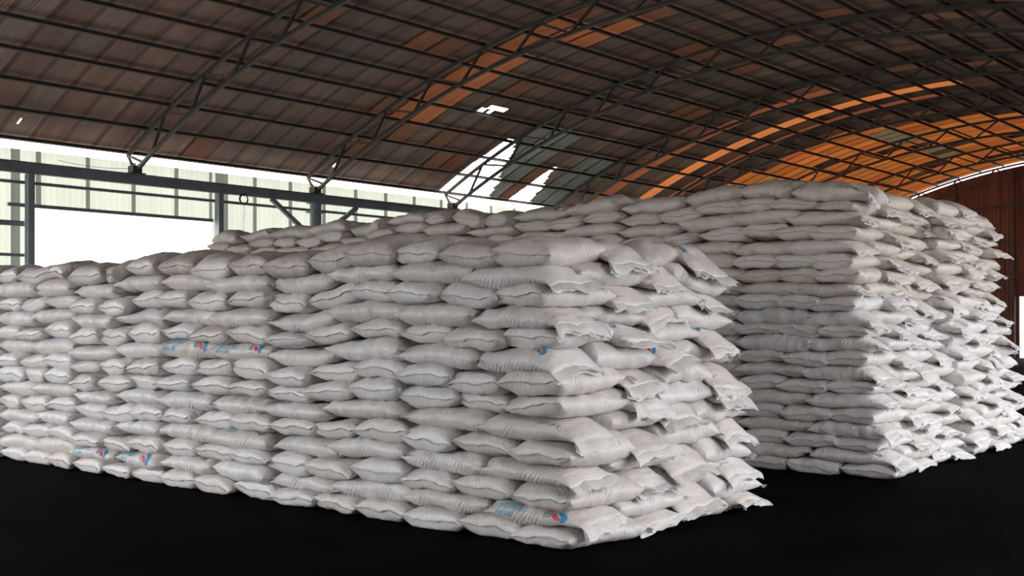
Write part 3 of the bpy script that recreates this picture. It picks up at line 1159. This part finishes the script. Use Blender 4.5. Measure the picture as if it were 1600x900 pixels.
def handwriting(x0, w0, hgt):
    """24/42 in grey marker, upside down to the viewer"""
    glyph = {'2': [((0, .8), (.3, 1)), ((.3, 1), (.6, .8)), ((.6, .8), (0, 0)), ((0, 0), (.65, 0))], '4': [((.45, 0), (.45, 1)), ((.45, 1), (0, .35)), ((0, .35), (.65, .35))],
             '/': [((.1, -.1), (.45, 1.1))]}
    sh = []
    cx = 0.0
    for ch in '24/42':
        for (a, b) in glyph[ch]:
            A = np.array((x0 - (cx + a[0]) * hgt, w0 + (a[1] - .5) * hgt))
            B = np.array((x0 - (cx + b[0]) * hgt, w0 + (b[1] - .5) * hgt))
            d = (B - A) / np.linalg.norm(B - A)
            n = np.array((-d[1], d[0])) * 0.003
            t = np.linspace(0, 1, 5)[:, None]
            L_ = A * (1 - t) + B * t
            sh.append((np.stack([L_ - n, L_ + n], 1), 3))
        cx += 0.85 if ch != '/' else 0.6
    return sh


INK = [M_BLUE, M_CYAN, M_RED, M_GREY]


def prints_for(s, rs):
    """which marks this sack shows on the side that faces out"""
    sg = -1.0
    sh, em = [], []
    want = s.mark
    if want == 'full':
        sh += lettering(-0.36 * s.L, -0.185, 0.075, 5, sg, rs)
        sh += lettering(-0.38 * s.L, -0.275, 0.04, 6, sg, rs)
        em += emblem(0.25 * s.L, -0.255, 0.075, sg)
    elif want == 'edge':
        sh += lettering(-0.30 * s.L, -0.145, 0.06, 4, sg, rs)
        if rs.rand() < 0.4:
            em += emblem(0.27 * s.L, -0.165, 0.05, sg)
    elif want == 'corner':
        em += emblem(0.30 * s.L, -0.18 if s.pid else -0.165, 0.043, sg)
    return sh, em


rm = random.Random(77)
for s in SACKS:
    s.mark = None
    s.dust = 0.0
    if s.kind == 'long' and (s.front or s.side):
        r = rm.random()
        if s.by == 0 and s.k == 0:
            s.mark = 'corner' if r < 0.3 else None
        else:
            s.mark = 'edge' if r < 0.45 else None
    elif s.kind == 'end' and s.side and s.pid == 1:
        s.mark = 'corner' if rm.random() < 0.2 else None
    if s.pid == 0 and s.front and s.kind == 'long':
        if (s.layer, s.fi) in ((8, 5), (8, 4), (1, 6), (1, 7), (1, 0)):
            s.mark = 'full'
        elif (s.layer, s.fi) == (8, 0):
            s.mark = 'corner'
        elif s.fi == 0:
            s.mark = None
    if s.top and s.pid == 0:
        s.dust = rm.uniform(0.1, 1.0) ** 1.5 * (0.9 if s.by < 3 else 0.55)
        s.tint = min(1, s.tint + 0.2)
    elif s.pid == 0 and s.layer > 8:
        s.tint = min(1, s.tint + 0.09)
    if s.pid == 1 and s.layer >= 13:
        s.tint = min(1, s.tint + 0.55)
    elif s.pid == 1:
        s.tint *= 0.6


def add_part(name, V, F, mats, parent, uv=None, attrs=None, mi=None):
    me = np_mesh(name, V - np.array(parent.location), F, mats, uv=uv, attrs=attrs, mi=mi)
    o = bpy.data.objects.new(name, me)
    o.parent = parent
    COL.objects.link(o)
    return o


def thread_arrays(s, end):
    rim = s.T3[-1 if end > 0 else 0]
    n = len(rim)
    a = (0.03 * n)
    t = np.linspace(1.0, n - 2.0, 30)
    P = np.stack([np.interp(t, np.arange(n), rim[:, k]) for k in range(3)], -1)
    c, nn = math.cos(s.rot), math.sin(s.rot)
    P = P + np.array([c, nn, 0]) * end * 0.003 + np.array([0, 0, 0.004])
    r = 0.0016
    V = np.concatenate([P + np.array([c * end * r * math.cos(q), nn * end * r * math.cos(q), r * math.sin(q)]) for q in np.radians([0, 90, 180, 270])])
    m = len(P)
    F = []
    for k in range(4):
        j = (k + 1) % 4
        for i in range(m - 1):
            F.append((k * m + i, k * m + i + 1, j * m + i + 1, j * m + i))
    return V, np.array(F)


def build_sack(s):
    V, F, UV = body_arrays(s, 44, 18)
    loc = np.array((s.x, s.y, float(V[:, 2].min())))
    me = np_mesh('sack', V - loc, F, [M_SACK], uv=UV, attrs={'tint': s.tint, 'dust': s.dust, 'seed': (s.seed % 997) / 997.0})
    o = bpy.data.objects.new('sack', me)
    o.location = loc
    COL.objects.link(o)
    tag(o, label_of(s), 'sack', 'stacked white sacks')
    rs = np.random.RandomState(s.seed + 5)
    at = {'tint': s.tint * 0.3, 'dust': 0.0, 'seed': (s.seed % 997) / 997.0}
    if s.kind == 'end' and s.front:
        v, f, uv = strip_arrays(s, -1, 0.013, rs, rs.uniform(0.3, 1.2), 0.006, 1)
        seam = add_part('bottom_seam', v, f, [M_SACK], o, uv, at)
        v, f = thread_arrays(s, -1)
        th = add_part('stitching', v + (0, 0, 0), f, [M_THREAD], o)
        th.parent = seam
        th['label'] = 'grey stitching'
    if s.top and s.pid == 1 and s.kind == 'long' and not s.side and rs.rand() < 0.6:
        v, f, uv = strip_arrays(s, rs.choice([-1, 1]), rs.uniform(0.08, 0.16), rs, rs.uniform(-0.3, 0.6), 0.03, 2, rs.uniform(-0.9, -0.2))
        add_part('mouth_flap', v, f, [M_FLAP], o, uv, at)['label'] = 'loose mouth sticking up'
    elif s.kind == 'long' and s.side:
        v, f, uv = strip_arrays(s, 1, rs.uniform(0.06, 0.11) * (0.75 if s.pid else 1), rs, rs.uniform(0.2, 0.9), rs.uniform(0.014, 0.028), 2, rs.uniform(0.4, 0.9))
        add_part('mouth_flap', v, f, [M_FLAP], o, uv, at)['label'] = 'loose frayed mouth'
    elif s.kind == 'long' and s.front:
        v, f, uv = strip_arrays(s, 1, rs.uniform(0.025, 0.05), rs, rs.uniform(0.2, 0.8), 0.012, 1)
        add_part('mouth_flap', v, f, [M_FLAP], o, uv, at)
        v, f, uv = strip_arrays(s, -1, 0.02, rs, rs.uniform(0.2, 0.8), 0.008, 1)
        add_part('bottom_seam', v, f, [M_SACK], o, uv, at)
    elif s.kind == 'end' and s.side:
        v, f, uv = strip_arrays(s, 1, rs.uniform(0.05, 0.11), rs, rs.uniform(0.3, 0.9), rs.uniform(0.02, 0.04))
        add_part('mouth_flap', v, f, [M_FLAP], o, uv, at)
    sh, em = prints_for(s, rs)
    if sh:
        v, f, mi = ink(s, sh)
        add_part('printed_lettering', v, f, INK, o, mi=mi)['label'] = 'light-blue lettering'
    if s.key == HAND:
        v, f, mi = ink(s, handwriting(0.30 * s.L, -0.19, 0.05))
        add_part('handwritten_number', v, f, INK, o, mi=mi)['label'] = 'grey handwritten 24/42'
    if em:
        v, f, mi = ink(s, em)
        add_part('printed_emblem', v, f, INK, o, mi=mi)['label'] = 'round blue and red emblem'
    return o


def stuff_sacks(lst):
    """the rest of the sacks, past the three hundred that show largest, as one heap"""
    VV, FF, UU, TT, DD, MM, SS = [], [], [], [], [], [], []
    off = 0

    def put(v, f, uv, t, d, mi):
        nonlocal off
        VV.append(v)
        FF.append(f + off)
        UU.append(uv if uv is not None else np.zeros((len(v), 2)))
        TT.append(np.full(len(v), t))
        DD.append(np.full(len(v), d))
        SS.append(np.full(len(v), (s.seed % 997) / 997.0))
        MM.append(np.broadcast_to(mi, (len(f),)))
        off += len(v)
    for s in lst:
        vis = s.key in SEEN
        if vis:
            v, f, uv = body_arrays(s, 34, 14)
        else:
            v, f, uv = body_arrays(s, 10, 8, False)
        put(v, f, uv, s.tint, s.dust, 0)
        if not vis:
            continue
        rs = np.random.RandomState(s.seed + 5)
        if s.top and s.pid == 1 and s.kind == 'long' and rs.rand() < 0.6:
            v, f, uv = strip_arrays(s, rs.choice([-1, 1]), rs.uniform(0.08, 0.16), rs, rs.uniform(-0.3, 0.6), 0.03, 2, rs.uniform(-0.9, -0.2))
            put(v, f, uv, s.tint * .5, 0, 1)
        if s.side:
            v, f, uv = strip_arrays(s, 1, rs.uniform(0.05, 0.09) if s.kind == 'long' else rs.uniform(0.03, 0.06), rs, rs.uniform(0.2, 0.9), rs.uniform(0.012, 0.024), 2, rs.uniform(0.4, 0.9))
            put(v, f, uv, s.tint * .5, 0, 1)
        elif s.kind == 'end' and s.front:
            v, f = thread_arrays(s, -1)
            put(v, f, None, 0, 0, 2)
        sh, em = prints_for(s, rs)
        sh = sh + em
        if sh:
            v, f, mi = ink(s, sh)
            put(v, f, None, 0, 0, mi + 3)
    me = np_mesh('sack_pile', np.concatenate(VV), np.concatenate(FF), [M_SACK, M_FLAP, M_THREAD] + INK, uv=np.concatenate(UU),
                 attrs={'tint': np.concatenate(TT), 'dust': np.concatenate(DD), 'seed': np.concatenate(SS)}, mi=np.concatenate(MM))
    o = bpy.data.objects.new('sack_pile', me)
    COL.objects.link(o)
    o['kind'] = 'stuff'
    return tag(o, 'rest of the white sacks deep in and far along the two stacks', 'sacks', 'stacked white sacks')


# the three hundred sacks that show largest from where the photograph was taken are objects of their own
from mathutils.bvhtree import BVHTree
from mathutils import Vector
pv, pf, own, off = [], [], [], 0
for i, s in enumerate(SACKS):
    s.key = i
    v, f, uv = body_arrays(s, 16, 8, False)
    pv.append(v)
    pf.append(f + off)
    own.append(np.full(len(f), i))
    off += len(v)
pv, pf, own = np.concatenate(pv), np.concatenate(pf), np.concatenate(own)
tree = BVHTree.FromPolygons(pv.tolist(), pf.tolist())
shown = np.zeros(len(SACKS), int)
met = set()
AZ = math.radians(40.2)
for (ox, oy, oz, step, ext) in ((0, 0, 0, 4, 0), (.8, -.9, 0, 8, 160), (-.8, .9, 0, 8, 160), (0, 0, .6, 8, 100), (1.2, .2, .3, 8, 100), (.2, 1.2, 0, 8, 160)):
    eye = Vector((ox, oy, CAM_H + oz))
    for py in range(270, 900, step):
        for px in range(-ext, 1600 + ext, step):
            a_, b_ = 1775.0, px + step / 2 - 800.0
            d_ = Vector((math.cos(AZ) * a_ + math.sin(AZ) * b_, math.sin(AZ) * a_ - math.cos(AZ) * b_, 504.0 - py - step / 2))
            i = tree.ray_cast(eye, d_)[2]
            if i is not None:
                met.add(int(own[i]))
                if ext == 0:
                    shown[own[i]] += 1
HAND = [s.key for s in SACKS if s.pid == 0 and s.front and s.side and s.kind == 'long' and s.layer in (4, 5, 6)][0]
INDIV = set(np.argsort(-shown, kind='stable')[:300].tolist())
SEEN = met
one = [s for s in SACKS if s.key in INDIV]
rest = [s for s in SACKS if s.key not in INDIV]
for s in one:
    build_sack(s)
stuff_sacks(rest)

# a torn strip of black sheeting caught between sacks at the far end of the near stack
rb = np.random.RandomState(3)
sb = MB()
q = np.linspace(0, 1, 9)
for w0, w1 in ((0.0, 0.05), (0.05, 0.09)):
    top_, bot_ = [], []
    for i, t in enumerate(q):
        x, z = 9.42 + 0.32 * t, 1.10 - 0.10 * t * t + 0.02 * math.sin(6 * t)
        top_.append((x, 5.28 + 0.03 * math.sin(5 * t + w0 * 40), z + 0.06 - w0))
        bot_.append((x - 0.01, 5.25 + 0.03 * math.sin(5 * t + w1 * 40), z + 0.06 - w1))
    vs = top_ + bot_ + [(a, b + 0.003, c) for a, b, c in top_ + bot_]
    n = len(q)
    fs = [(i, i + 1, n + i + 1, n + i) for i in range(n - 1)] + [(2 * n + i, 3 * n + i, 3 * n + i + 1, 2 * n + i + 1) for i in range(n - 1)]
    sb.add(vs, fs)
tag(sb.build('plastic_scrap', M_BLACK, smooth=True), 'torn strip of black plastic sheeting caught between sacks at the aisle', 'plastic sheet')
